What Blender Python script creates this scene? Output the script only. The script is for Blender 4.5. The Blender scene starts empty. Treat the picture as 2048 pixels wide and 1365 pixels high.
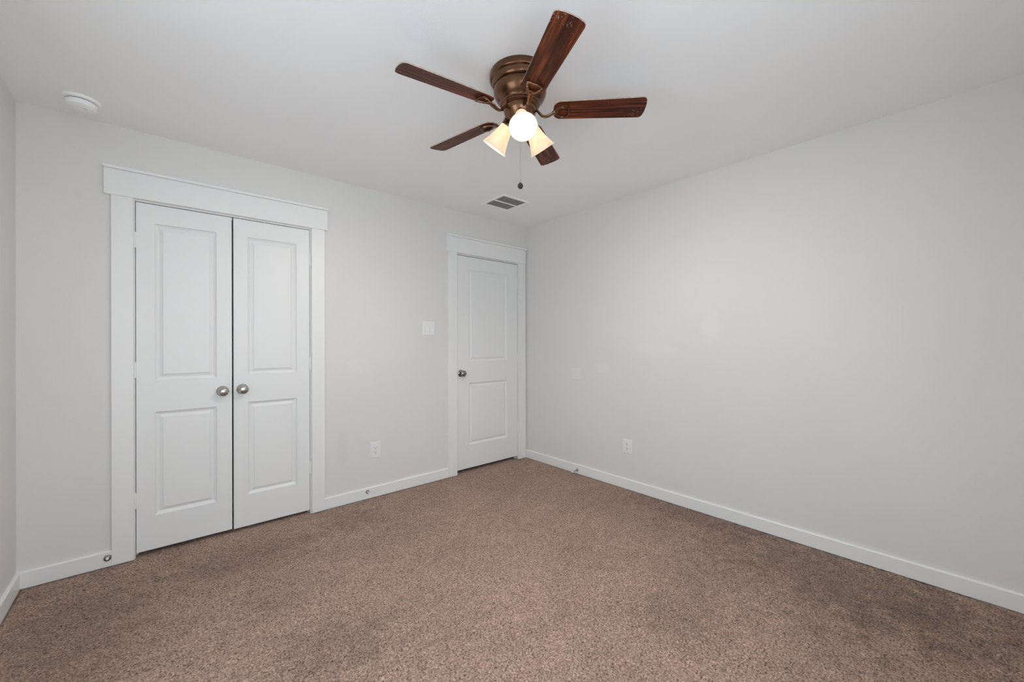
import bpy, bmesh, math, random
import numpy as np
from mathutils import Vector, Matrix
random.seed(7)
S = bpy.context.scene
COL = S.collection
PI = math.pi

# ------------------------------------------------------------------ camera
F_PX, YAW, PITCH, ROLL = 808.82, 0.718707, 0.0000929, -0.0019185
CAM = Vector((-2.9501, -3.1501, 1.2351))
fw = Vector((math.sin(YAW) * math.cos(PITCH), math.cos(YAW) * math.cos(PITCH), math.sin(PITCH)))
r0 = Vector((math.cos(YAW), -math.sin(YAW), 0))
u0 = r0.cross(fw)
rt = r0 * math.cos(ROLL) + u0 * math.sin(ROLL)
up = -r0 * math.sin(ROLL) + u0 * math.cos(ROLL)
cam = bpy.data.cameras.new('camera')
cam.sensor_fit = 'HORIZONTAL'
cam.sensor_width = 36
cam.lens = F_PX / 2048 * 36
cam.clip_start = 0.05
co = bpy.data.objects.new('camera', cam)
COL.objects.link(co)
M = Matrix((rt, up, -fw)).transposed().to_4x4()
M.translation = CAM
co.matrix_world = M
S.camera = co

# ------------------------------------------------------------------ world, exposure
S.view_settings.view_transform = 'Standard'
S.view_settings.look = 'None'
S.view_settings.gamma = 1
S.view_settings.use_curve_mapping = False
S.view_settings.exposure = 0.09
S.cycles.use_denoising = True
S.cycles.max_bounces = 12
S.cycles.diffuse_bounces = 8
S.cycles.sample_clamp_indirect = 6
W = bpy.data.worlds.new('world')
S.world = W
W.use_nodes = True
bg = W.node_tree.nodes['Background']
bg.inputs[0].default_value = (0.878, 0.966, 1.088, 1)
bg.inputs[1].default_value = 4.9          # bright overcast sky outside the window
LAMP_E = 1000.0                            # bulbs
SHADE_E = 0.80                            # glowing frosted glass

# ------------------------------------------------------------------ room numbers
H = 2.44
XL, XR, YB, YF = -3.485, 0.0, 0.0, -3.60
WT = 0.12

# ------------------------------------------------------------------ materials
def nodes(name):
    m = bpy.data.materials.new(name)
    m.use_nodes = True
    nt = m.node_tree
    b = nt.nodes['Principled BSDF']
    return m, nt, b

def N(nt, t, **kw):
    n = nt.nodes.new(t)
    for k, v in kw.items():
        if k in n.inputs:
            n.inputs[k].default_value = v
        else:
            setattr(n, k, v)
    return n

def simple(name, col, rough=0.5, metal=0.0, bump=0.0, bscale=200.0, spec=0.5, var=0.0, vscale=30.0, dist=0.001):
    m, nt, b = nodes(name)
    b.inputs['Base Color'].default_value = (*col, 1)
    b.inputs['Roughness'].default_value = rough
    b.inputs['Metallic'].default_value = metal
    b.inputs['Specular IOR Level'].default_value = spec
    tc = N(nt, 'ShaderNodeTexCoord')
    if var:
        n = N(nt, 'ShaderNodeTexNoise', Scale=vscale, Detail=4.0)
        nt.links.new(tc.outputs['Object'], n.inputs['Vector'])
        mr = N(nt, 'ShaderNodeMapRange')
        mr.inputs[1].default_value = 0.3; mr.inputs[2].default_value = 0.7
        mr.inputs[3].default_value = 1 - var; mr.inputs[4].default_value = 1 + var
        nt.links.new(n.outputs[0], mr.inputs[0])
        mx = N(nt, 'ShaderNodeVectorMath', operation='SCALE')
        mx.inputs[0].default_value = col
        nt.links.new(mr.outputs[0], mx.inputs['Scale'])
        nt.links.new(mx.outputs[0], b.inputs['Base Color'])
    if bump:
        n2 = N(nt, 'ShaderNodeTexNoise', Scale=bscale, Detail=3.0)
        nt.links.new(tc.outputs['Object'], n2.inputs['Vector'])
        bp = N(nt, 'ShaderNodeBump', Strength=bump, Distance=dist)
        nt.links.new(n2.outputs[0], bp.inputs['Height'])
        nt.links.new(bp.outputs[0], b.inputs['Normal'])
    return m

def wall_mat(name, col, patches=()):
    """eggshell paint over orange-peel texture; patches = touched-up paint blotches (centre, radii, mix)"""
    m, nt, b = nodes(name)
    b.inputs['Roughness'].default_value = 0.72
    b.inputs['Specular IOR Level'].default_value = 0.3
    tc = N(nt, 'ShaderNodeTexCoord')
    n2 = N(nt, 'ShaderNodeTexNoise', Scale=170.0, Detail=2.0)
    nt.links.new(tc.outputs['Object'], n2.inputs['Vector'])
    bp = N(nt, 'ShaderNodeBump', Strength=0.22, Distance=0.0015)
    nt.links.new(n2.outputs[0], bp.inputs['Height'])
    nt.links.new(bp.outputs[0], b.inputs['Normal'])
    n3 = N(nt, 'ShaderNodeTexNoise', Scale=2.2, Detail=3.0)
    nt.links.new(tc.outputs['Object'], n3.inputs['Vector'])
    mr = N(nt, 'ShaderNodeMapRange')
    mr.inputs[1].default_value = 0.3; mr.inputs[2].default_value = 0.7
    mr.inputs[3].default_value = 0.99; mr.inputs[4].default_value = 1.01
    nt.links.new(n3.outputs[0], mr.inputs[0])
    sc = N(nt, 'ShaderNodeVectorMath', operation='SCALE')
    sc.inputs[0].default_value = col
    nt.links.new(mr.outputs[0], sc.inputs['Scale'])
    cur = sc.outputs[0]
    nz = N(nt, 'ShaderNodeTexNoise', Scale=14.0, Detail=4.0)
    nt.links.new(tc.outputs['Object'], nz.inputs['Vector'])
    for (c, rad, pc) in patches:
        sub = N(nt, 'ShaderNodeVectorMath', operation='SUBTRACT')
        sub.inputs[1].default_value = c
        nt.links.new(tc.outputs['Object'], sub.inputs[0])
        dv = N(nt, 'ShaderNodeVectorMath', operation='DIVIDE')
        dv.inputs[1].default_value = rad
        nt.links.new(sub.outputs[0], dv.inputs[0])
        ln = N(nt, 'ShaderNodeVectorMath', operation='LENGTH')
        nt.links.new(dv.outputs[0], ln.inputs[0])
        ad = N(nt, 'ShaderNodeMath', operation='ADD')
        nt.links.new(ln.outputs['Value'], ad.inputs[0]); nt.links.new(nz.outputs[0], ad.inputs[1])
        mm = N(nt, 'ShaderNodeMapRange')
        mm.inputs[1].default_value = 1.15; mm.inputs[2].default_value = 1.5
        mm.inputs[3].default_value = 1.0; mm.inputs[4].default_value = 0.0
        nt.links.new(ad.outputs[0], mm.inputs[0])
        mx = N(nt, 'ShaderNodeMix', data_type='RGBA')
        nt.links.new(mm.outputs[0], mx.inputs[0])
        nt.links.new(cur, mx.inputs[6]); mx.inputs[7].default_value = (*pc, 1)
        cur = mx.outputs[2]
    nt.links.new(cur, b.inputs['Base Color'])
    return m

WALL = (0.755, 0.744, 0.724)
PATCH = (0.775, 0.764, 0.744)
m_wall_r = wall_mat('wall_paint_touched_up', WALL, [
    ((0, -1.92, 1.325), (9, 0.085, 0.14), PATCH), ((0, -1.50, 1.17), (9, 0.22, 0.05), PATCH),
    ((0, -0.98, 1.0), (9, 0.10, 0.05), PATCH)])
m_wall_b = wall_mat('wall_paint_back', WALL, [
    ((-3.27, 0, 2.02), (0.02, 9, 0.03), (0.732, 0.722, 0.70)), ((-1.78, 0, 1.05), (0.12, 9, 0.06), PATCH),
    ((-1.9, 0, 0.42), (0.05, 9, 0.16), (0.725, 0.713, 0.69))])
m_wall = wall_mat('wall_paint', WALL)
m_ceil = wall_mat('ceiling_paint', (0.94, 0.942, 0.945))
m_trim = simple('white_trim_paint', (0.85, 0.85, 0.845), 0.38, bump=0.05, bscale=60)
m_door = simple('white_door_paint', (0.825, 0.828, 0.825), 0.42, bump=0.10, bscale=120)
m_plastic = simple('white_plastic', (0.85, 0.85, 0.85), 0.35)
m_plate = simple('plate_paint_groove_shade', (0.79, 0.782, 0.765), 0.5)
m_dark = simple('dark_gap', (0.02, 0.02, 0.02), 0.8)
m_slot = simple('slot_black', (0.03, 0.03, 0.03), 0.6)
m_nickel = simple('satin_nickel', (0.52, 0.50, 0.46), 0.24, 1.0, var=0.08, vscale=60)
m_chrome = simple('dark_chrome', (0.34, 0.34, 0.34), 0.12, 1.0)
m_bronze = simple('oil_rubbed_bronze', (0.150, 0.074, 0.040), 0.26, 0.9, var=0.30, vscale=9, bump=0.05, bscale=90)
m_fob = simple('dark_wood_fob', (0.018, 0.009, 0.006), 0.5, var=0.3, vscale=90)
m_steel = simple('steel', (0.45, 0.45, 0.44), 0.3, 1.0)
m_grille = simple('vent_grey_fins', (0.68, 0.66, 0.63), 0.5, var=0.05)
m_slotgrey = simple('slot_grey', (0.07, 0.07, 0.07), 0.6)
m_duct = simple('vent_duct_dark', (0.18, 0.18, 0.17), 0.8)
m_smoke = simple('detector_plastic', (0.97, 0.97, 0.965), 0.4)
m_vent = simple('vent_white_enamel', (0.98, 0.98, 0.975), 0.4)

# carpet
def carpet_mat():
    m, nt, b = nodes('brown_carpet_pile')
    b.inputs['Roughness'].default_value = 0.95
    b.inputs['Specular IOR Level'].default_value = 0.15
    b.inputs['Sheen Weight'].default_value = 0.15
    tc = N(nt, 'ShaderNodeTexCoord')
    O = tc.outputs['Object']
    # yarn-to-yarn colour
    n1 = N(nt, 'ShaderNodeTexNoise', Scale=140.0, Detail=3.0, Roughness=0.6, Distortion=0.5)
    nt.links.new(O, n1.inputs['Vector'])
    cr = N(nt, 'ShaderNodeValToRGB')
    e = cr.color_ramp.elements
    e[0].position = 0.30; e[0].color = (0.080, 0.042, 0.027, 1)
    e[1].position = 0.70; e[1].color = (0.585, 0.415, 0.330, 1)
    mid = cr.color_ramp.elements.new(0.49); mid.color = (0.335, 0.222, 0.170, 1)
    nt.links.new(n1.outputs[0], cr.inputs[0])
    # lay of the pile: broad patches where the yarn tips lean away
    mp = N(nt, 'ShaderNodeMapping'); mp.inputs['Scale'].default_value = (1.0, 1.5, 1.0); mp.inputs['Rotation'].default_value = (0, 0, 0.5)
    nt.links.new(O, mp.inputs['Vector'])
    n2 = N(nt, 'ShaderNodeTexNoise', Scale=1.9, Detail=7.0, Roughness=0.68, Distortion=0.5)
    nt.links.new(mp.outputs[0], n2.inputs['Vector'])
    mr = N(nt, 'ShaderNodeMapRange')
    mr.inputs[1].default_value = 0.33; mr.inputs[2].default_value = 0.62
    mr.inputs[3].default_value = 0.84; mr.inputs[4].default_value = 1.05
    nt.links.new(n2.outputs[0], mr.inputs[0])
    n3 = N(nt, 'ShaderNodeTexNoise', Scale=18.0, Detail=5.0, Roughness=0.6)
    nt.links.new(O, n3.inputs['Vector'])
    mr3 = N(nt, 'ShaderNodeMapRange')
    mr3.inputs[1].default_value = 0.3; mr3.inputs[2].default_value = 0.7
    mr3.inputs[3].default_value = 0.86; mr3.inputs[4].default_value = 1.10
    nt.links.new(n3.outputs[0], mr3.inputs[0])
    mu = N(nt, 'ShaderNodeMath', operation='MULTIPLY')
    nt.links.new(mr.outputs[0], mu.inputs[0]); nt.links.new(mr3.outputs[0], mu.inputs[1])
    # trodden zones where the pile is crushed and shows its darker side, broken up by noise
    nb = N(nt, 'ShaderNodeTexNoise', Scale=9.0, Detail=7.0, Roughness=0.75)
    nt.links.new(O, nb.inputs['Vector'])
    for (c, rad, k) in (((-0.30, -2.75, 0), (0.42, 0.85, 9), 0.68), ((-0.10, -1.75, 0), (0.22, 0.60, 9), 0.78), ((-0.75, -3.15, 0), (0.55, 0.42, 9), 0.80),
                        ((-1.92, -0.30, 0), (0.20, 0.20, 9), 0.78), ((-2.42, -1.50, 0), (0.28, 0.25, 9), 0.80), ((-3.20, -0.60, 0), (0.30, 0.60, 9), 0.80),
                        ((-2.55, -0.42, 0), (0.45, 0.20, 9), 0.84), ((-1.20, -2.30, 0), (0.25, 0.20, 9), 0.90)):
        sub = N(nt, 'ShaderNodeVectorMath', operation='SUBTRACT'); sub.inputs[1].default_value = c
        nt.links.new(O, sub.inputs[0])
        dv = N(nt, 'ShaderNodeVectorMath', operation='DIVIDE'); dv.inputs[1].default_value = rad
        nt.links.new(sub.outputs[0], dv.inputs[0])
        ln = N(nt, 'ShaderNodeVectorMath', operation='LENGTH'); nt.links.new(dv.outputs[0], ln.inputs[0])
        ma = N(nt, 'ShaderNodeMath', operation='MULTIPLY_ADD'); ma.inputs[1].default_value = 3.2
        nt.links.new(nb.outputs[0], ma.inputs[0]); nt.links.new(ln.outputs['Value'], ma.inputs[2])
        mz = N(nt, 'ShaderNodeMapRange'); mz.inputs[1].default_value = 1.95; mz.inputs[2].default_value = 2.75
        mz.inputs[3].default_value = k; mz.inputs[4].default_value = 1.0
        nt.links.new(ma.outputs[0], mz.inputs[0])
        m2_ = N(nt, 'ShaderNodeMath', operation='MULTIPLY')
        nt.links.new(mu.outputs[0], m2_.inputs[0]); nt.links.new(mz.outputs[0], m2_.inputs[1])
        mu = m2_
    sc = N(nt, 'ShaderNodeVectorMath', operation='SCALE')
    nt.links.new(cr.outputs[0], sc.inputs[0]); nt.links.new(mu.outputs[0], sc.inputs['Scale'])
    nt.links.new(sc.outputs[0], b.inputs['Base Color'])
    n4 = N(nt, 'ShaderNodeTexNoise', Scale=330.0, Detail=2.0)
    nt.links.new(O, n4.inputs['Vector'])
    bp = N(nt, 'ShaderNodeBump', Strength=0.6, Distance=0.003)
    nt.links.new(n4.outputs[0], bp.inputs['Height'])
    nt.links.new(bp.outputs[0], b.inputs['Normal'])
    return m
m_carpet = carpet_mat()

# fan blade wood: grain runs along local X
def wood_mat():
    m, nt, b = nodes('walnut_blade')
    b.inputs['Roughness'].default_value = 0.42
    b.inputs['Coat Weight'].default_value = 0.0
    b.inputs['Specular IOR Level'].default_value = 0.18
    b.inputs['Coat Roughness'].default_value = 0.2
    tc = N(nt, 'ShaderNodeTexCoord')
    oi = N(nt, 'ShaderNodeObjectInfo')
    ofs = N(nt, 'ShaderNodeVectorMath', operation='SCALE')
    ofs.inputs[0].default_value = (3.1, 7.7, 1.3)
    nt.links.new(oi.outputs['Random'], ofs.inputs['Scale'])
    add = N(nt, 'ShaderNodeVectorMath', operation='ADD')
    nt.links.new(tc.outputs['Object'], add.inputs[0]); nt.links.new(ofs.outputs[0], add.inputs[1])
    mp = N(nt, 'ShaderNodeMapping'); mp.inputs['Scale'].default_value = (2.2, 42, 10)
    nt.links.new(add.outputs[0], mp.inputs['Vector'])
    n = N(nt, 'ShaderNodeTexNoise', Scale=1.6, Detail=7.0, Roughness=0.62, Distortion=0.4)
    nt.links.new(mp.outputs[0], n.inputs['Vector'])
    cr = N(nt, 'ShaderNodeValToRGB')
    e = cr.color_ramp.elements
    e[0].position = 0.34; e[0].color = (0.014, 0.005, 0.004, 1)
    e[1].position = 0.68; e[1].color = (0.260, 0.062, 0.020, 1)
    md = cr.color_ramp.elements.new(0.5); md.color = (0.080, 0.018, 0.008, 1)
    nt.links.new(n.outputs[0], cr.inputs[0])
    # dust specks and worn finish near the outer end
    v = N(nt, 'ShaderNodeTexNoise', Scale=150.0, Detail=2.0)
    nt.links.new(add.outputs[0], v.inputs['Vector'])
    big = N(nt, 'ShaderNodeTexNoise', Scale=11.0, Detail=2.0)
    nt.links.new(add.outputs[0], big.inputs['Vector'])
    m1 = N(nt, 'ShaderNodeMapRange'); m1.inputs[1].default_value = 0.65; m1.inputs[2].default_value = 0.69
    nt.links.new(v.outputs[0], m1.inputs[0])
    m2 = N(nt, 'ShaderNodeMapRange'); m2.inputs[1].default_value = 0.52; m2.inputs[2].default_value = 0.60
    nt.links.new(big.outputs[0], m2.inputs[0])
    sx = N(nt, 'ShaderNodeSeparateXYZ'); nt.links.new(tc.outputs['Object'], sx.inputs[0])
    m3 = N(nt, 'ShaderNodeMapRange'); m3.inputs[1].default_value = 0.36; m3.inputs[2].default_value = 0.50
    nt.links.new(sx.outputs[0], m3.inputs[0])
    mu = N(nt, 'ShaderNodeMath', operation='MULTIPLY'); nt.links.new(m1.outputs[0], mu.inputs[0]); nt.links.new(m2.outputs[0], mu.inputs[1])
    mu2 = N(nt, 'ShaderNodeMath', operation='MULTIPLY'); nt.links.new(mu.outputs[0], mu2.inputs[0]); nt.links.new(m3.outputs[0], mu2.inputs[1])
    mx = N(nt, 'ShaderNodeMix', data_type='RGBA')
    nt.links.new(mu2.outputs[0], mx.inputs[0]); nt.links.new(cr.outputs[0], mx.inputs[6])
    mx.inputs[7].default_value = (0.42, 0.33, 0.26, 1)
    nt.links.new(mx.outputs[2], b.inputs['Base Color'])
    bp = N(nt, 'ShaderNodeBump', Strength=0.15, Distance=0.001)
    nt.links.new(n.outputs[0], bp.inputs['Height']); nt.links.new(bp.outputs[0], b.inputs['Normal'])
    return m
m_wood = wood_mat()
m_edge = simple('blade_worn_lit_edge', (0.42, 0.33, 0.27), 0.5, var=0.3, vscale=60)  # worn edge, with its bright highlight line painted into the colour

def emis(name, col, e, base=(0.8, 0.8, 0.8)):
    m, nt, b = nodes(name)
    b.inputs['Base Color'].default_value = (*base, 1)
    b.inputs['Emission Color'].default_value = (*col, 1)
    b.inputs['Emission Strength'].default_value = e
    return m
m_bulb = emis('lit_bulb', (1.0, 0.93, 0.85), LAMP_E)

def shade_mat():
    m, nt, b = nodes('frosted_alabaster_glass')
    b.inputs['Base Color'].default_value = (0.55, 0.46, 0.34, 1)
    b.inputs['Roughness'].default_value = 0.35
    tc = N(nt, 'ShaderNodeTexCoord')
    n = N(nt, 'ShaderNodeTexNoise', Scale=18.0, Detail=3.0, Distortion=1.0)
    nt.links.new(tc.outputs['Object'], n.inputs['Vector'])
    mr = N(nt, 'ShaderNodeMapRange'); mr.inputs[1].default_value = 0.3; mr.inputs[2].default_value = 0.7
    mr.inputs[3].default_value = 0.55; mr.inputs[4].default_value = 1.0
    nt.links.new(n.outputs[0], mr.inputs[0])
    tl = N(nt, 'ShaderNodeBsdfTranslucent'); tl.inputs[0].default_value = (0.27, 0.23, 0.175, 1)
    mix = N(nt, 'ShaderNodeMixShader'); mix.inputs[0].default_value = 0.35
    out = nt.nodes['Material Output']
    nt.links.new(b.outputs[0], mix.inputs[1]); nt.links.new(tl.outputs[0], mix.inputs[2])
    nt.links.new(mix.outputs[0], out.inputs[0])
    b.inputs['Emission Color'].default_value = (1.0, 0.84, 0.62, 1)
    mm = N(nt, 'ShaderNodeMath', operation='MULTIPLY'); mm.inputs[1].default_value = SHADE_E
    nt.links.new(mr.outputs[0], mm.inputs[0]); nt.links.new(mm.outputs[0], b.inputs['Emission Strength'])
    return m
m_shade = shade_mat()

def pane_mat():
    m = bpy.data.materials.new('window_glass'); m.use_nodes = True
    nt = m.node_tree; nt.nodes.clear()
    out = N(nt, 'ShaderNodeOutputMaterial'); tr = N(nt, 'ShaderNodeBsdfTransparent'); gl = N(nt, 'ShaderNodeBsdfGlossy')
    tr.inputs[0].default_value = (0.95, 0.97, 0.96, 1); gl.inputs['Roughness'].default_value = 0.02
    mx = N(nt, 'ShaderNodeMixShader'); mx.inputs[0].default_value = 0.06
    nt.links.new(tr.outputs[0], mx.inputs[1]); nt.links.new(gl.outputs[0], mx.inputs[2]); nt.links.new(mx.outputs[0], out.inputs[0])
    return m
m_pane = pane_mat()

# ------------------------------------------------------------------ mesh helpers
def box(bm, x0, x1, y0, y1, z0, z1):
    vs = [bm.verts.new((x, y, z)) for x in (x0, x1) for y in (y0, y1) for z in (z0, z1)]
    for f in ((0, 1, 3, 2), (4, 6, 7, 5), (0, 4, 5, 1), (2, 3, 7, 6), (0, 2, 6, 4), (1, 5, 7, 3)):
        bm.faces.new([vs[i] for i in f])

def lathe(bm, prof, n=48, mat=Matrix(), caps=True):
    """prof: list of (radius, z); revolved about Z then transformed by mat"""
    rings = []
    for r, z in prof:
        if r < 1e-6:
            rings.append([bm.verts.new(mat @ Vector((0, 0, z)))])
        else:
            rings.append([bm.verts.new(mat @ Vector((r * math.cos(2 * PI * i / n), r * math.sin(2 * PI * i / n), z))) for i in range(n)])
    for a, b in zip(rings, rings[1:]):
        for i in range(n):
            j = (i + 1) % n
            if len(a) == 1 and len(b) == 1: continue
            if len(a) == 1: bm.faces.new((a[0], b[j], b[i]))
            elif len(b) == 1: bm.faces.new((a[i], a[j], b[0]))
            else: bm.faces.new((a[i], a[j], b[j], b[i]))
    if caps:
        for r in (rings[0], rings[-1]):
            if len(r) > 1: bm.faces.new(r)

def smooth_path(pts, k=6):
    out = []
    P = [Vector(p) for p in pts]
    P = [2 * P[0] - P[1]] + P + [2 * P[-1] - P[-2]]
    for i in range(1, len(P) - 2):
        for s in range(k):
            t = s / k
            a, b, c, d = P[i - 1], P[i], P[i + 1], P[i + 2]
            out.append(0.5 * ((2 * b) + (c - a) * t + (2 * a - 5 * b + 4 * c - d) * t * t + (3 * b - a - 3 * c + d) * t ** 3))
    out.append(P[-2])
    return out

def sweep(bm, pts, rw, rh=None, n=10, side=Vector((0, 1, 0)), mat=Matrix(), taper=None):
    """tube with an elliptical section, rw along 'side', rh across"""
    rh = rh or rw
    rings = []
    for i, p in enumerate(pts):
        t = (pts[min(i + 1, len(pts) - 1)] - pts[max(i - 1, 0)]).normalized()
        s = (side - t * side.dot(t))
        if s.length < 1e-3: s = Vector((1, 0, 0)) - t * t.x
        s.normalize()
        w = t.cross(s)
        k = taper(i / (len(pts) - 1)) if taper else 1
        rings.append([bm.verts.new(mat @ (p + s * rw * k * math.cos(2 * PI * j / n) + w * rh * math.sin(2 * PI * j / n))) for j in range(n)])
    for a, b in zip(rings, rings[1:]):
        for i in range(n):
            j = (i + 1) % n
            bm.faces.new((a[i], a[j], b[j], b[i]))
    bm.faces.new(rings[0]); bm.faces.new(rings[-1])

def obj(name, bm, mat, parent=None, smooth=False, bevel=0.0, loc=None, seg=2, angle=35):
    bmesh.ops.recalc_face_normals(bm, faces=bm.faces[:])
    me = bpy.data.meshes.new(name)
    bm.to_mesh(me); bm.free()
    mats = mat if isinstance(mat, (list, tuple)) else [mat]
    for mm in mats: me.materials.append(mm)
    if smooth:
        for p in me.polygons: p.use_smooth = True
        me.set_sharp_from_angle(angle=math.radians(angle))
    o = bpy.data.objects.new(name, me)
    COL.objects.link(o)
    if parent: o.parent = parent
    if loc is not None: o.location = loc
    if bevel:
        md = o.modifiers.new('bevel', 'BEVEL'); md.width = bevel; md.segments = seg; md.limit_method = 'ANGLE'
        md.harden_normals = False
    return o

def tag(o, label=None, cat=None, group=None, kind=None):
    if label: o['label'] = label
    if cat: o['category'] = cat
    if group: o['group'] = group
    if kind: o['kind'] = kind
    return o

def empty(name, loc, rz=0.0):
    o = bpy.data.objects.new(name, None); COL.objects.link(o)
    o.location = loc; o.rotation_euler = (0, 0, rz); o.empty_display_size = 0.05
    return o

# ------------------------------------------------------------------ shell
OPEN = [(-3.050, -2.126, 2.0405), (-0.872, -0.1165, 2.0405)]     # the two door openings in the back wall
def wall_back():
    bm = bmesh.new()
    x = XL - WT
    for a, b, h in OPEN:
        box(bm, x, a, 0, WT, -0.05, H + 0.05)
        box(bm, a, b, 0, WT, h, H + 0.05)
        x = b
    box(bm, x, XR + WT, 0, WT, -0.05, H + 0.05)
    o = obj('wall_back', bm, m_wall_b)
    tag(o, 'greige painted wall holding the closet doors and the single door', 'wall', kind='structure')
wall_back()
# unseen boxes added behind both doors to block light through the gaps
for i, (a, b, h) in enumerate(OPEN):
    bm = bmesh.new()
    box(bm, a - 0.05, b + 0.05, WT + 0.45, WT + 0.50, -0.05, h + 0.1)
    box(bm, a - 0.10, a - 0.05, WT, WT + 0.50, -0.05, h + 0.1)
    box(bm, b + 0.05, b + 0.10, WT, WT + 0.50, -0.05, h + 0.1)
    box(bm, a - 0.10, b + 0.10, WT, WT + 0.50, h + 0.05, h + 0.1)
    box(bm, a - 0.10, b + 0.10, 0.0, WT + 0.50, -0.06, -0.012)
    o = obj('closet_light_block' if i == 0 else 'hall_light_block', bm, m_wall)
    tag(o, ['added closed box keeping the gaps of the double doors dark', 'added closed box keeping the gaps of the single door dark'][i], 'wall', kind='structure')
bm = bmesh.new(); box(bm, XR, XR + WT, YF - WT, YB, -0.05, H + 0.05)
tag(obj('wall_right', bm, m_wall_r), 'long bare greige wall on the right with a low outlet', 'wall', kind='structure')
# wall behind the camera with an added, unseen window that lights the room
WX0, WX1, WZ0, WZ1 = -3.30, -1.80, 0.60, 2.10     # added window behind the viewer, placed and sized for even light
LY0, LY1 = -2.65, -1.75                           # second added window, unseen in the left wall, to even the light
bm = bmesh.new()
box(bm, XL, WX0, YF - WT, YF, -0.05, H + 0.05)
box(bm, WX1, XR, YF - WT, YF, -0.05, H + 0.05)
box(bm, WX0, WX1, YF - WT, YF, -0.05, WZ0)
box(bm, WX0, WX1, YF - WT, YF, WZ1, H + 0.05)
tag(obj('wall_front', bm, m_wall), 'greige wall behind the viewer with an added wide window', 'wall', kind='structure')
bm = bmesh.new()
box(bm, XL - WT, XL, LY1, YB, -0.05, H + 0.05)
box(bm, XL - WT, XL, YF - WT, LY0, -0.05, H + 0.05)
box(bm, XL - WT, XL, LY0, LY1, -0.05, WZ0)
box(bm, XL - WT, XL, LY0, LY1, WZ1, H + 0.05)
tag(obj('wall_left', bm, m_wall), 'narrow strip of greige wall at the left edge', 'wall', kind='structure')
def window(name, c, w, rz, label):
    """local: opening spans x, room side is +y"""
    win = empty(name, c, rz); tag(win, label, 'window', kind='structure')
    hw = w / 2; hh = WZ1 - WZ0
    bm = bmesh.new()
    for a in ((-hw, -hw + 0.04, 0, hh), (hw - 0.04, hw, 0, hh), (-hw + 0.04, hw - 0.04, 0, 0.04), (-hw + 0.04, hw - 0.04, hh - 0.04, hh), (-0.02, 0.02, 0.04, hh - 0.04)):
        box(bm, a[0], a[1], -0.02, 0.02, a[2], a[3])
    obj('window_frame', bm, m_trim, win)
    bm = bmesh.new(); box(bm, -hw + 0.04, hw - 0.04, -0.003, 0.003, 0.04, hh - 0.04)
    obj('window_pane', bm, m_pane, win)
    bm = bmesh.new(); box(bm, -hw - 0.04, hw + 0.04, 0.02, 0.09, -0.025, 0.0)
    obj('window_sill', bm, m_trim, win, bevel=0.003)
    pl = bpy.data.lights.new('window_portal', 'AREA'); pl.shape = 'RECTANGLE'; pl.size = w; pl.size_y = hh
    pl.cycles.is_portal = True
    po = bpy.data.objects.new('window_portal', pl); COL.objects.link(po)
    m = Matrix.Translation(c) @ Matrix.Rotation(rz, 4, 'Z') @ Matrix.Translation((0, -0.045, hh / 2)) @ Matrix.Rotation(PI / 2, 4, 'X')
    po.matrix_world = m
window('added_window_1', Vector(((WX0 + WX1) / 2, YF - 0.06, WZ0)), WX1 - WX0, 0, 'wide unseen window added behind the viewer for its light')
window('added_window_2', Vector((XL - 0.06, (LY0 + LY1) / 2, WZ0)), LY1 - LY0, -PI / 2, 'unseen window added in the left wall beside the viewer for its light')

bm = bmesh.new(); box(bm, XL - WT, XR + WT, YF - WT, YB + WT, H, H + 0.1)
tag(obj('ceiling', bm, m_ceil), 'flat white lightly textured ceiling', 'ceiling', kind='structure')

# carpeted floor: real pile relief
def floor():
    step = 0.004
    x0, x1, y0, y1 = XL, XR, YF, YB + WT
    nx = int((x1 - x0) / step) + 1; ny = int((y1 - y0) / step) + 1
    rng = np.random.default_rng(3)
    def blur(a, s):
        k = np.exp(-0.5 * (np.arange(-int(3 * s) - 1, int(3 * s) + 2) / s) ** 2); k /= k.sum()
        a = np.apply_along_axis(lambda v: np.convolve(v, k, 'same'), 0, a)
        return np.apply_along_axis(lambda v: np.convolve(v, k, 'same'), 1, a)
    h = np.zeros((ny, nx))
    for s, amp in ((0.85, 0.0018), (1.7, 0.0014), (6.0, 0.0009)):
        g = blur(rng.standard_normal((ny, nx)), s); h += amp * g / g.std()
    h = np.clip(h, -0.008, 0.004)
    # the pile tucks down against the baseboards and casings
    gx, gy = np.meshgrid(np.linspace(x0, x1, nx), np.linspace(y0, y1, ny))
    d = np.minimum(np.minimum(gx - (XL + 0.014), (XR - 0.014) - gx), gy - (YF + 0.014))
    inop = ((gx > -3.05) & (gx < -2.126)) | ((gx > -0.872) & (gx < -0.1165))
    d = np.minimum(d, np.where(inop, 1.0, -0.018 - gy))
    t = np.clip(1 - d / 0.012, 0, 1)
    h = h * (1 - 0.6 * t) - 0.0085 * t
    X, Y = np.meshgrid(np.linspace(x0, x1, nx), np.linspace(y0, y1, ny))
    co = np.stack([X, Y, h], -1).reshape(-1, 3).astype(np.float32)
    i = np.arange(nx * ny).reshape(ny, nx)
    q = np.stack([i[:-1, :-1], i[:-1, 1:], i[1:, 1:], i[1:, :-1]], -1).reshape(-1, 4).astype(np.int32)
    me = bpy.data.meshes.new('floor')
    me.vertices.add(len(co)); me.vertices.foreach_set('co', co.ravel())
    me.loops.add(q.size); me.loops.foreach_set('vertex_index', q.ravel())
    me.polygons.add(len(q)); me.polygons.foreach_set('loop_start', np.arange(0, q.size, 4, dtype=np.int32))
    me.polygons.foreach_set('use_smooth', np.ones(len(q), dtype=bool))
    me.update(calc_edges=True)
    me.materials.append(m_carpet)
    o = bpy.data.objects.new('floor', me); COL.objects.link(o)
    tag(o, 'brown cut pile wall-to-wall carpet with darker brushed patches', 'floor', kind='structure')
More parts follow.
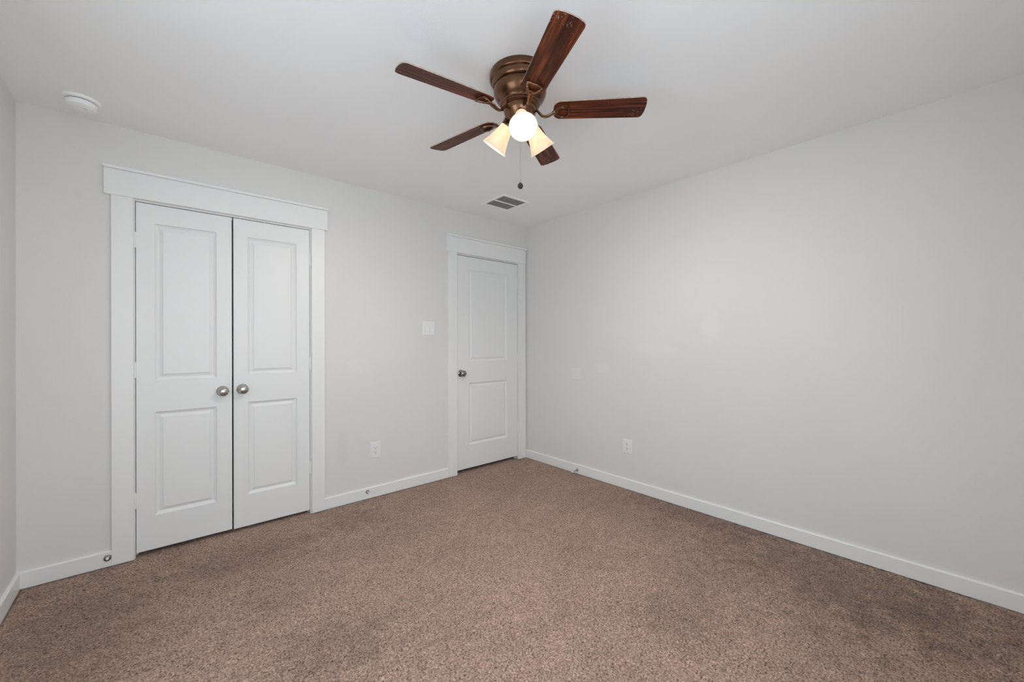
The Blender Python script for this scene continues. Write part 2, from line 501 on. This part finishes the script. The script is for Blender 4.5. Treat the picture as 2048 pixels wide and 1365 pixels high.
floor()

# ------------------------------------------------------------------ baseboards
BH, BT = 0.083, 0.014
def prof_x(bm, xa, xb, y, sgn):
    """baseboard running in x on plane y, projecting sgn*y"""
    pr = [(0, -0.001), (BT, -0.001), (BT, BH - 0.006), (BT - 0.003, BH - 0.0015), (BT - 0.006, BH), (0, BH)]
    A = [bm.verts.new((xa, y + sgn * d, z)) for d, z in pr]; B = [bm.verts.new((xb, y + sgn * d, z)) for d, z in pr]
    n = len(pr)
    for i in range(n): bm.faces.new((A[i], A[(i + 1) % n], B[(i + 1) % n], B[i]))
    bm.faces.new(A); bm.faces.new(B)
def prof_y(bm, ya, yb, x, sgn):
    pr = [(0, -0.001), (BT, -0.001), (BT, BH - 0.006), (BT - 0.003, BH - 0.0015), (BT - 0.006, BH), (0, BH)]
    A = [bm.verts.new((x + sgn * d, ya, z)) for d, z in pr]; B = [bm.verts.new((x + sgn * d, yb, z)) for d, z in pr]
    n = len(pr)
    for i in range(n): bm.faces.new((A[i], A[(i + 1) % n], B[(i + 1) % n], B[i]))
    bm.faces.new(A); bm.faces.new(B)
C1L, C1R, C2L, C2R = -3.146, -2.031, -0.9736, -0.0175
bm = bmesh.new(); prof_x(bm, XL, C1L, 0, -1)
tag(obj('baseboard_back_left', bm, m_trim), 'short white baseboard between left corner and closet casing', 'baseboard', kind='structure')
bm = bmesh.new(); prof_x(bm, C1R, C2L, 0, -1)
tag(obj('baseboard_back', bm, m_trim), 'white baseboard between the closet casing and the single door casing', 'baseboard', kind='structure')
bm = bmesh.new(); prof_y(bm, YF, 0, XR, -1)
tag(obj('baseboard_right', bm, m_trim), 'long white baseboard along the right wall', 'baseboard', kind='structure')
bm = bmesh.new(); prof_y(bm, YF, -BT, XL, 1)
tag(obj('baseboard_left', bm, m_trim), 'white baseboard at the left edge under the left wall', 'baseboard', kind='structure')
bm = bmesh.new(); prof_x(bm, XL + BT, XR - BT, YF, 1)
tag(obj('baseboard_front', bm, m_trim), 'white baseboard behind the viewer', 'baseboard', kind='structure')

# ------------------------------------------------------------------ casings
def casing(name, label, xo0, xi0, xi1, xo1, hx0, hx1, opening):
    t = empty(name, ((xo0 + xo1) / 2, 0, 0)); cx = t.location.x
    tag(t, label, 'door trim', kind='structure')
    a, b, h = opening
    for s0, s1 in ((xo0, xi0), (xi1, xo1)):
        bm = bmesh.new(); box(bm, s0 - cx, s1 - cx, -0.018, 0, -0.001, 2.05); obj('casing_board', bm, m_trim, t, bevel=0.0015)
    bm = bmesh.new(); box(bm, hx0 - cx, hx1 - cx, -0.024, 0, 2.05, 2.192); obj('header_board', bm, m_trim, t, bevel=0.0015)
    bm = bmesh.new(); box(bm, hx0 - 0.004 - cx, min(hx1 + 0.006, -0.002) - cx, -0.040, 0, 2.192, 2.210); obj('header_cap', bm, m_trim, t, bevel=0.004, seg=3)
    # jamb lining, with the stop the door closes against
    j = 0.0015
    bm = bmesh.new()
    box(bm, a - cx, a + j - cx, -0.001, WT, -0.012, h); box(bm, b - j - cx, b - cx, -0.001, WT, -0.012, h)
    box(bm, a - cx, b - cx, -0.001, WT, h - j, h)
    box(bm, a - cx, a + 0.012 - cx, 0.043, 0.055, -0.012, h); box(bm, b - 0.012 - cx, b - cx, 0.043, 0.055, -0.012, h)
    box(bm, a - cx, b - cx, 0.043, 0.055, h - 0.012, h)
    obj('jamb', bm, m_trim, t)
casing('trim_1', 'wide white flat casing and header around the double closet doors', C1L, -3.055, -2.1195, C1R, -3.174, -2.0125, OPEN[0])
casing('trim_2', 'white flat casing and header around the single door by the corner', C2L, -0.8785, -0.111, C2R, -0.9925, -0.0175, OPEN[1])

# ------------------------------------------------------------------ doors
def door_leaf(x0, x1, z0, z1, panels):
    """slab facing -Y with moulded raised panels; local origin at the leaf's bottom left"""
    w, h, T = x1 - x0, z1 - z0, 0.035
    bm = bmesh.new()
    xs = [0, panels[0][0] - x0, panels[0][1] - x0, w]
    zs = [0] + sorted([p - z0 for q in panels for p in q[2:]]) + [h]
    V = {}
    for i, x in enumerate(xs):
        for j, z in enumerate(zs): V[i, j] = bm.verts.new((x, 0, z))
    for i in range(3):
        for j in range(len(zs) - 1):
            cell = [V[i, j], V[i + 1, j], V[i + 1, j + 1], V[i, j + 1]]
            if i == 1 and j in (1, 3):
                prev = cell
                X0, X1, Z0, Z1 = xs[1], xs[2], zs[j], zs[j + 1]
                for ins, dep in ((0.002, 0.0065), (0.016, 0.0150), (0.019, 0.0150), (0.035, 0.0075), (0.036, 0.0040)):
                    ring = [bm.verts.new(c) for c in ((X0 + ins, dep, Z0 + ins), (X1 - ins, dep, Z0 + ins), (X1 - ins, dep, Z1 - ins), (X0 + ins, dep, Z1 - ins))]
                    for k in range(4): bm.faces.new((prev[k], prev[(k + 1) % 4], ring[(k + 1) % 4], ring[k]))
                    prev = ring
                bm.faces.new(prev)
            else:
                bm.faces.new(cell)
    # edges and back
    back = {}
    per = [(i, 0) for i in range(4)] + [(3, j) for j in range(1, len(zs))] + [(i, len(zs) - 1) for i in (2, 1, 0)] + [(0, j) for j in range(len(zs) - 2, 0, -1)]
    for k in per: back[k] = bm.verts.new((V[k].co.x, T, V[k].co.z))
    for a, b in zip(per, per[1:] + per[:1]): bm.faces.new((V[a], V[b], back[b], back[a]))
    bm.faces.new([back[k] for k in per])
    return bm

def knob_profile(s=1.0):
    # along +Z away from the door: rose, neck, egg-shaped knob
    return [(0.0, 0.0), (0.032, 0.0), (0.033, 0.003), (0.031, 0.007), (0.020, 0.010), (0.012, 0.013), (0.0105, 0.022), (0.012, 0.028),
            (0.019, 0.032), (0.0262, 0.039), (0.0295, 0.047), (0.0285, 0.054), (0.024, 0.060), (0.016, 0.0645), (0.008, 0.0665), (0.0, 0.067)]

def add_knob(parent, x, z, mat, label, s=1.0):
    bm = bmesh.new()
    lathe(bm, [(r * s, d * s) for r, d in knob_profile()], 40, Matrix.Rotation(PI / 2, 4, 'X'), caps=False)
    k = obj('door_knob', bm, mat, parent, smooth=True, loc=(x, 0, z), angle=50)
    k['label'] = label
    bm = bmesh.new()
    if mat is m_chrome:
        lathe(bm, [(0, 0.0), (0.0055, 0.0), (0.0055, 0.0015), (0, 0.0018)], 16, Matrix.Rotation(PI / 2, 4, 'X'), caps=False)
        obj('keyhole', bm, m_dark, k, loc=(0, -0.0665 * s, 0))
    else:
        bm.free()

def add_hinge(parent, x, z, side):
    bm = bmesh.new()
    for i in range(5):
        z0 = -0.045 + i * 0.018
        lathe(bm, [(0.0052, z0 + 0.0006), (0.0058, z0 + 0.0014), (0.0058, z0 + 0.0166), (0.0052, z0 + 0.0174)], 14, Matrix.Translation((0, -0.006, 0)))
    lathe(bm, [(0.0, 0.0475), (0.003, 0.0465), (0.0045, 0.045), (0.0045, -0.045), (0.003, -0.0465), (0.0, -0.0475)], 12, Matrix.Translation((0, -0.006, 0)), caps=False)
    box(bm, 0 if side > 0 else -0.010, 0.010 if side > 0 else 0, -0.0022, -0.0004, -0.044, 0.044)
    obj('hinge', bm, m_trim, parent, smooth=True, loc=(x, 0, z))

def door(name, x0, x1, z0, z1, panels, label, knob, hinges, hside, km, klabel, ks=1.0, cat='door', y=0.0):
    bm = door_leaf(x0, x1, z0, z1, panels)
    o = obj(name, bm, m_door, bevel=0.0008, seg=1)
    o.location = (x0, y, z0)
    tag(o, label, cat, kind='structure')
    add_knob(o, knob[0] - x0, knob[1] - z0, km, klabel, ks)
    for hz in hinges: add_hinge(o, (0.0 if hside < 0 else x1 - x0) + hside * 0.0045, hz - z0, -hside)
    return o
DT = 2.0345
door('door_1', -3.0455, -2.5925, 0.026, DT, [(-2.965, -2.673, 0.221, 0.824), (-2.965, -2.673, 1.008, 1.925)],
     'left leaf of the white two-panel closet double doors', (-2.6425, 0.920), (1.816, 1.073, 0.327), -1, m_nickel, 'satin nickel round knob')
door('door_2', -2.5835, -2.1305, 0.022, DT, [(-2.506, -2.215, 0.228, 0.836), (-2.506, -2.215, 1.018, 1.923)],
     'right leaf of the white two-panel closet double doors', (-2.5365, 0.925), (1.820, 1.077, 0.329), 1, m_nickel, 'satin nickel round knob')
door('door_3', -0.8665, -0.1215, 0.034, DT - 0.001, [(-0.736, -0.263, 0.252, 0.838), (-0.736, -0.263, 1.042, 1.913)],
     'single white two-panel door in the far corner', (-0.830, 0.935), (1.836, 1.049, 0.342), 1, m_chrome, 'dark polished chrome knob')

# ------------------------------------------------------------------ wall plates
def plate(bm, w, h, t=0.006):
    # bevel-edged plate, local: x across, z up, front at -y
    a = [(-w / 2, -h / 2), (w / 2, -h / 2), (w / 2, h / 2), (-w / 2, h / 2)]
    b = 0.004
    r0 = [bm.verts.new((x, 0, z)) for x, z in a]
    r1 = [bm.verts.new((x, -t * 0.35, z)) for x, z in a]
    r2 = [bm.verts.new((x - math.copysign(b, x), -t, z - math.copysign(b, z))) for x, z in a]
    for p, q in ((r0, r1), (r1, r2)):
        for k in range(4): bm.faces.new((p[k], p[(k + 1) % 4], q[(k + 1) % 4], q[k]))
    bm.faces.new(r0); bm.faces.new(r2)

def screw(parent, x, z, y=-0.006):
    bm = bmesh.new()
    lathe(bm, [(0, 0), (0.0035, 0), (0.0030, 0.0012), (0, 0.0014)], 14, Matrix.Rotation(PI / 2, 4, 'X'), caps=False)
    obj('screw', bm, m_plastic, parent, loc=(x, y, z))

def outlet(name, loc, rz, w, h, label):
    t = empty(name, loc, rz); tag(t, label, 'outlet', 'duplex wall outlets')
    bm = bmesh.new(); plate(bm, w, h); obj('cover_plate', bm, m_plastic, t)
    for s in (1, -1):
        bm = bmesh.new()
        n = 28; T = []
        for yy in (-0.005, -0.0078):
            ring = []
            for i in range(n):
                a = 2 * PI * i / n
                x = 0.0172 * math.cos(a); z = max(-0.0135, min(0.0135, 0.0172 * math.sin(a)))
                ring.append(bm.verts.new((x, yy, z)))
            T.append(ring)
        for i in range(n): bm.faces.new((T[0][i], T[0][(i + 1) % n], T[1][(i + 1) % n], T[1][i]))
        bm.faces.new(T[0]); bm.faces.new(T[1])
        r = obj('receptacle', bm, m_plastic, t, loc=(0, 0, s * 0.0195))
        bm = bmesh.new()
        box(bm, -0.0078, -0.0052, -0.0083, -0.0070, -0.001, 0.009)
        box(bm, 0.0052, 0.0076, -0.0083, -0.0070, 0.000, 0.008)
        lathe(bm, [(0.0030, 0.0070), (0.0030, 0.0083)], 14, Matrix.Translation((0, 0, -0.0065)) @ Matrix.Rotation(PI / 2, 4, 'X'))
        obj('slots', bm, m_slot, r)
    screw(t, 0, 0)
outlet('wall_outlet', (-1.647, 0, 0.367), 0, 0.078, 0.128, 'white duplex wall outlet between the closet and the single door')
outlet('wall_outlet', (0, -1.240, 0.353), -PI / 2, 0.085, 0.116, 'white duplex wall outlet on the long right wall')

t = empty('light_switch', (-1.1685, 0, 1.348)); tag(t, 'white double rocker light switch on the wall beside the single door', 'light switch')
bm = bmesh.new(); plate(bm, 0.114, 0.122); obj('cover_plate', bm, m_plastic, t)
for s in (-1, 1):
    bm = bmesh.new()
    box(bm, -0.0175, 0.0175, -0.0068, -0.004, -0.034, 0.034)
    obj('switch_frame', bm, m_plate, t, loc=(s * 0.023, 0, 0))  # darker colour paints in the shaded groove around the rocker
    bm = bmesh.new()
    vs = [bm.verts.new(v) for v in ((-0.0155, -0.005, -0.031), (0.0155, -0.005, -0.031), (0.0155, -0.005, 0.031), (-0.0155, -0.005, 0.031),
                                     (-0.0155, -0.012, -0.031), (0.0155, -0.012, -0.031), (0.0155, -0.008, 0.0), (-0.0155, -0.008, 0.0),
                                     (0.0155, -0.0072, 0.031), (-0.0155, -0.0072, 0.031))]
    for f in ((0, 1, 2, 3), (0, 1, 5, 4), (4, 5, 6, 7), (7, 6, 8, 9), (9, 8, 2, 3), (0, 4, 7, 9, 3), (1, 5, 6, 8, 2)):
        bm.faces.new([vs[i] for i in f])
    obj('rocker', bm, m_plastic, t, loc=(s * 0.023, 0, 0))
    for z in (0.048, -0.048): screw(t, s * 0.023, z)

t = empty('blank_plate', (0, -0.6915, 0.923), -PI / 2); tag(t, 'small square blank cover plate on the right wall near the corner', 'wall plate')
bm = bmesh.new(); plate(bm, 0.100, 0.104, 0.005); obj('cover_plate', bm, m_plate, t)

# ------------------------------------------------------------------ door stops
def dome_stop(x, z, label, r):
    t = empty('door_stop', (x, -BT, z)); tag(t, label, 'door stop', 'door stops on the baseboards')
    R = Matrix.Rotation(PI / 2, 4, 'X')
    bm = bmesh.new()
    lathe(bm, [(0.0, 0.0), (r, 0.0), (r, 0.004), (r * 0.86, 0.008), (r * 0.62, 0.010), (r * 0.62, 0.004), (0, 0.004)], 32, R, caps=False)
    obj('flange', bm, m_chrome, t, smooth=True)
    bm = bmesh.new()
    lathe(bm, [(r * 0.45, 0.004), (r * 0.45, 0.012), (r * 0.36, 0.017), (r * 0.18, 0.0195), (0, 0.020)], 24, R, caps=False)
    obj('rubber_tip', bm, m_plastic, t, smooth=True)
dome_stop(-3.1615, 0.047, 'round metal door stop on the baseboard at the left closet casing', 0.0165)
dome_stop(-1.7158, 0.054, 'small round metal door stop on the baseboard under the outlet', 0.0135)
t = empty('door_stop', (-BT, -0.716, 0.034), 0); tag(t, 'projecting metal spring door stop on the right wall baseboard', 'door stop', 'door stops on the baseboards')
RX = Matrix.Rotation(-PI / 2, 4, 'Y')
bm = bmesh.new(); lathe(bm, [(0, 0), (0.0125, 0), (0.0125, 0.003), (0.009, 0.009), (0.0045, 0.013), (0, 0.013)], 24, RX, caps=False)
obj('flange', bm, m_chrome, t, smooth=True)
bm = bmesh.new()
pts = []
for i in range(24 * 9 + 1):
    a = 2 * PI * i / 9; u = i / (24 * 9)
    pts.append(Vector((-(0.010 + 0.054 * u), 0.0036 * math.cos(a), 0.0036 * math.sin(a) - 0.004 * u * u)))
sweep(bm, pts, 0.0011, n=6, side=Vector((1, 0, 0)))
obj('spring', bm, m_steel, t, smooth=True)
bm = bmesh.new(); lathe(bm, [(0, 0.062), (0.006, 0.062), (0.0068, 0.066), (0.0068, 0.074), (0.005, 0.078), (0, 0.079)], 20, Matrix.Translation((0, 0, -0.005)) @ RX, caps=False)
obj('rubber_tip', bm, m_plastic, t, smooth=True)

# ------------------------------------------------------------------ ceiling vent
t = empty('ceiling_vent', (-0.6735, -0.4660, H)); tag(t, 'square white ceiling vent with two dark grey finned banks', 'vent')
bm = bmesh.new()
A, B_, th = 0.1515, 0.1240, 0.006
for a in ((-A, A, -A, -B_), (-A, A, B_, A), (-A, -B_, -B_, B_), (B_, A, -B_, B_)):
    box(bm, a[0], a[1], a[2], a[3], -th, 0.0)
box(bm, -B_, B_, -0.0085, 0.0085, -th, -0.001)
obj('vent_frame', bm, m_vent, t, bevel=0.002)
for s in (-1, 1):
    bm = bmesh.new()
    y0, y1 = (0.0085, B_) if s > 0 else (-B_, -0.0085)
    n = 13
    for i in range(n):
        y = y0 + (y1 - y0) * (i + 0.5) / n
        vs = [bm.verts.new(v) for v in ((-B_, y - 0.004, -0.0050), (B_, y - 0.004, -0.0050), (B_, y + 0.002, -0.0012), (-B_, y + 0.002, -0.0012),
                                         (-B_, y - 0.0045, -0.0042), (B_, y - 0.0045, -0.0042), (B_, y + 0.0015, -0.0004), (-B_, y + 0.0015, -0.0004))]
        for f in ((0, 1, 2, 3), (4, 5, 6, 7), (0, 1, 5, 4), (3, 2, 6, 7), (0, 3, 7, 4), (1, 2, 6, 5)): bm.faces.new([vs[k] for k in f])
    g = obj('grille', bm, m_grille, t)
    g['label'] = 'dark grey finned grille bank'
bm = bmesh.new(); box(bm, -B_, B_, -B_, B_, -0.0006, 0.0)
obj('duct_opening', bm, m_duct, t)

# ------------------------------------------------------------------ smoke detector
t = empty('smoke_detector', (-3.237, -0.2275, H)); tag(t, 'round white smoke detector on the ceiling in the left corner', 'smoke detector')
bm = bmesh.new()
lathe(bm, [(0, 0), (0.070, 0), (0.0705, -0.006), (0.068, -0.011), (0.060, -0.0135), (0.054, -0.0135), (0.054, -0.010), (0, -0.010)], 64, caps=False)
obj('mounting_base', bm, m_smoke, t, smooth=True)
bm = bmesh.new(); lathe(bm, [(0.0545, -0.010), (0.0545, -0.0175)], 64)
obj('vent_slot', bm, m_slotgrey, t, smooth=True)
bm = bmesh.new()
lathe(bm, [(0.0, -0.0165), (0.0565, -0.0165), (0.058, -0.019), (0.0575, -0.030), (0.054, -0.038), (0.046, -0.0425), (0.030, -0.0445), (0, -0.045)], 64, caps=False)
body = obj('detector_body', bm, m_smoke, t, smooth=True)
bm = bmesh.new()
Mt = Matrix.Translation((0.026, -0.008, -0.0437)) @ Matrix.Rotation(0.5, 4, 'Z') @ Matrix.Diagonal((1.0, 0.62, 1.0, 1.0))
lathe(bm, [(0.021, 0.002), (0.0235, -0.0012), (0.0265, -0.0022), (0.0285, 0.002)], 40, Mt)
for f in [f for f in bm.faces if len(f.verts) > 6]: bm.faces.remove(f)
lathe(bm, [(0.0, -0.0002), (0.0225, -0.0002)], 40, Mt, caps=False)
obj('button_ring', bm, m_smoke, body, smooth=True)
bm = bmesh.new()
box(bm, -0.008, 0.004, -0.0015, 0.0015, -0.0010, 0.001)
o = obj('printed_mark', bm, m_slotgrey, body); o.location = (0.018, -0.010, -0.0442); o.rotation_euler = (0, 0, 0.3)
bm = bmesh.new(); lathe(bm, [(0.0016, 0.001), (0.0016, -0.0012)], 12)
o = obj('indicator_lamp', bm, m_slotgrey, body); o.location = (0.040, -0.002, -0.0430)

# ------------------------------------------------------------------ ceiling fan
FX, FY = -1.7138, -1.7945
ZB = 2.277 - H          # blade plane, relative to the ceiling
fan = empty('ceiling_fan', (FX, FY, H))
tag(fan, 'bronze flush-mount ceiling fan with five dark wood blades and three lit shades', 'ceiling fan')
def fz(z): return z - H
bm = bmesh.new()
lathe(bm, [(0.0, 0.0), (0.1345, 0.0), (0.1365, -0.004), (0.1365, -0.027), (0.134, -0.031), (0.127, -0.034), (0.124, -0.044), (0.1225, -0.056), (0.117, -0.060), (0.0, -0.060)], 96, caps=False)
obj('canopy', bm, m_bronze, fan, smooth=True, angle=50)
bm = bmesh.new()
pr = [(0.0, -0.058), (0.112, -0.058), (0.1165, -0.062), (0.1188, -0.070), (0.1192, -0.079), (0.1175, -0.090), (0.113, -0.102), (0.106, -0.113),
      (0.098, -0.122), (0.091, -0.128), (0.0885, -0.132), (0.0885, -0.137), (0.084, -0.139), (0.084, -0.144), (0.078, -0.147), (0.074, -0.150), (0, -0.150)]
lathe(bm, pr, 96, caps=False)
obj('motor_housing', bm, m_bronze, fan, smooth=True, angle=50)
bm = bmesh.new()
lathe(bm, [(0.0, -0.148), (0.0725, -0.148), (0.0735, -0.152), (0.0735, -0.166), (0.071, -0.174), (0.066, -0.184), (0.060, -0.192), (0.054, -0.200), (0.047, -0.212), (0.041, -0.224),
           (0.034, -0.233), (0.022, -0.240), (0.010, -0.243), (0.0, -0.244)], 96, caps=False)
obj('light_kit_housing', bm, m_bronze, fan, smooth=True, angle=50)

# blades
R0, R1, W0, W1, TH = 0.152, 0.560, 0.0500, 0.0575, 0.0055
def blade_outline():
    def arc(cx, cy, r, a0, a1, n=8):
        return [(cx + r * math.cos(a0 + (a1 - a0) * i / n), cy + r * math.sin(a0 + (a1 - a0) * i / n)) for i in range(n + 1)]
    rt_, rr = 0.020, 0.034
    pts = []
    pts += arc(R1 - rt_, W1 - rt_, rt_, PI / 2, 0)
    # slightly bowed end
    for i in range(1, 6):
        y = (W1 - rt_) * (1 - 2 * i / 6); pts.append((R1 + 0.004 * math.cos(y / W1 * PI / 2), y))
    pts += arc(R1 - rt_, -W1 + rt_, rt_, 0, -PI / 2)
    pts += arc(R0 + rr, -W0 + rr, rr, -PI / 2, -PI)
    pts += arc(R0 + rr, W0 - rr, rr, PI, PI / 2)
    return pts
def make_blade():
    bm = bmesh.new(); pts = blade_outline(); n = len(pts)
    lo = [bm.verts.new((x, y, -TH / 2)) for x, y in pts]; hi = [bm.verts.new((x, y, TH / 2)) for x, y in pts]
    li = []
    bm.faces.new(lo[::-1]); bm.faces.new(hi)
    for i in range(n):
        f = bm.faces.new((lo[i], lo[(i + 1) % n], hi[(i + 1) % n], hi[i])); f.material_index = 1
    return bm
def make_bracket(pitch):
    bm = bmesh.new(); RP = Matrix.Rotation(pitch, 4, 'X')
    Y = Vector((0, 1, 0))
    arm = smooth_path([(0.060, 0, 0.006), (0.074, 0, 0.004), (0.086, 0, -0.008), (0.098, 0, -0.022), (0.112, 0, -0.028), (0.128, 0, -0.025), (0.143, 0, -0.017), (0.158, 0, -0.0105)])
    sweep(bm, arm, 0.0120, 0.0056, 12, Y, taper=lambda t: 1.15 - 0.55 * math.sin(PI * min(1, t * 1.1)) ** 1 if t < 0.9 else 1.0)
    # base pad screwed to the flywheel
    box(bm, 0.050, 0.072, -0.014, 0.014, 0.002, 0.009)
    zc = -0.0072
    for s in (1, -1):
        pr = smooth_path([(0.148, s * 0.002, zc - 0.005), (0.160, s * 0.009, zc - 0.002), (0.175, s * 0.020, zc - 0.001), (0.191, s * 0.0275, zc), (0.204, s * 0.031, zc), (0.213, s * 0.0315, zc - 0.001)])
        sweep(bm, pr, 0.0056, 0.0050, 10, Y, RP)
    bar = smooth_path([(0.211, -0.033, zc - 0.001), (0.218, -0.018, zc - 0.003), (0.2215, 0, zc - 0.006), (0.218, 0.018, zc - 0.003), (0.211, 0.033, zc - 0.001)])
    sweep(bm, bar, 0.0045, 0.0058, 10, Vector((1, 0, 0)), RP)
    # inner web where the prongs part
    web = smooth_path([(0.152, 0, zc - 0.004), (0.162, 0, zc - 0.002), (0.172, 0, zc - 0.001)])
    sweep(bm, web, 0.012, 0.0030, 12, Y, RP)
    return bm
def make_screw():
    bm = bmesh.new()
    lathe(bm, [(0.0048, -0.0095), (0.0045, -0.0125), (0.0025, -0.0138), (0, -0.0140)], 14, caps=False)
    return bm
SCR = [(0.191, 0.0275), (0.191, -0.0275), (0.2205, 0)]
SAG = Matrix.Rotation(0.016, 4, Vector((math.cos(math.radians(227)), math.sin(math.radians(227)), 0)))   # the rotor hangs a touch low on one side
PITCHB, PH = -0.2225, -5.1488 + PI
b0 = k0 = None
for k in range(5):
    a = PH + k * 2 * PI / 5
    if k == 0:
        b0 = obj('blade', make_blade(), [m_wood, m_edge], fan)
        k0 = obj('blade_bracket', make_bracket(PITCHB), m_bronze, fan, smooth=True)
        s0 = obj('screw', make_screw(), m_chrome, k0, smooth=True)
        ss = [s0] + [s0.copy() for _ in range(2)]
        for o in ss[1:]: COL.objects.link(o)
        b, kk = b0, k0
    else:
        b = b0.copy(); kk = k0.copy(); ss = [s0.copy() for _ in range(3)]
        for o in [b, kk] + ss: COL.objects.link(o)
        b.parent = fan; kk.parent = fan
    for o, (sx, sy) in zip(ss, SCR):
        o.parent = kk; o.matrix_local = Matrix.Rotation(PITCHB, 4, 'X') @ Matrix.Translation((sx, sy, 0))
    b.matrix_local = Matrix.Translation((0, 0, ZB)) @ SAG @ Matrix.Rotation(a, 4, 'Z') @ Matrix.Rotation(PITCHB, 4, 'X')
    kk.matrix_local = Matrix.Translation((0, 0, ZB)) @ SAG @ Matrix.Rotation(a, 4, 'Z')

# lamps: three bell shades
tocam = math.atan2(CAM.y - FY, CAM.x - FX)
AZ0 = tocam + math.radians(6)
TILT = math.radians(38.5)
for k in range(3):
    az = AZ0 + k * 2 * PI / 3
    Mx = Matrix.Translation((0.058 * math.cos(az), 0.058 * math.sin(az), 2.231 - H)) @ Matrix.Rotation(az, 4, 'Z') @ Matrix.Rotation(PI - TILT, 4, 'Y')
    # local +Z runs out of the shade's mouth
    bm = bmesh.new()
    lathe(bm, [(0.0, -0.022), (0.014, -0.022), (0.020, -0.014), (0.0235, -0.004), (0.0285, 0.002), (0.0290, 0.010), (0.0275, 0.012), (0, 0.012)], 40, caps=False)
    sweep(bm, [Vector((0, 0, -0.016)), Vector((0, 0, -0.032)), Vector((0, 0, -0.044))], 0.0125, n=16)
    o = obj('lamp_socket', bm, m_bronze, fan, smooth=True); o.matrix_local = Mx
    outer = [(0.0262, 0.004), (0.0285, 0.012), (0.0322, 0.030), (0.0368, 0.050), (0.0420, 0.070), (0.0482, 0.090), (0.0555, 0.108), (0.0620, 0.121)]
    inner = [(r - 0.003, z - 0.0005) for r, z in outer][::-1]
    bm = bmesh.new()
    lathe(bm, outer + inner + [outer[0]], 64, caps=False)
    bmesh.ops.remove_doubles(bm, verts=bm.verts[:], dist=1e-6)
    o = obj('lamp_shade', bm, m_shade, fan, smooth=True, angle=60); o.matrix_local = Mx
    bm = bmesh.new()
    pb = [(0.0, 0.012), (0.013, 0.012), (0.0135, 0.030), (0.0175, 0.040)]
    for i in range(11):
        a = -0.9 + (PI / 2 + 0.9) * i / 10
        pb.append((0.0265 * math.cos(a), 0.066 + 0.0265 * math.sin(a)))
    pb[-1] = (0.0, 0.0925)
    lathe(bm, pb, 32, caps=False)
    obj('bulb', bm, m_bulb, o, smooth=True)

# pull chain
bm = bmesh.new()
zt, zb_ = -0.240, 1.957 - H
n = 90
for i in range(n):
    z = zt + (zb_ - zt) * (i + 0.5) / n
    bmesh.ops.create_icosphere(bm, subdivisions=1, radius=0.0016, matrix=Matrix.Translation((0, 0, z)))
lathe(bm, [(0.0006, zt), (0.0006, zb_)], 6)
pc = obj('pull_chain', bm, m_nickel, fan, smooth=True)
pc.location = (0.002, 0.0, 0)
bm = bmesh.new()
lathe(bm, [(0.0, 0.016), (0.003, 0.0155), (0.0045, 0.012), (0.0085, 0.009), (0.0118, 0.002), (0.0122, -0.003), (0.0105, -0.009), (0.0065, -0.0135), (0, -0.015)], 28, Matrix.Translation((0, 0, 1.941 - H)), caps=False)
obj('chain_fob', bm, m_fob, pc, smooth=True)
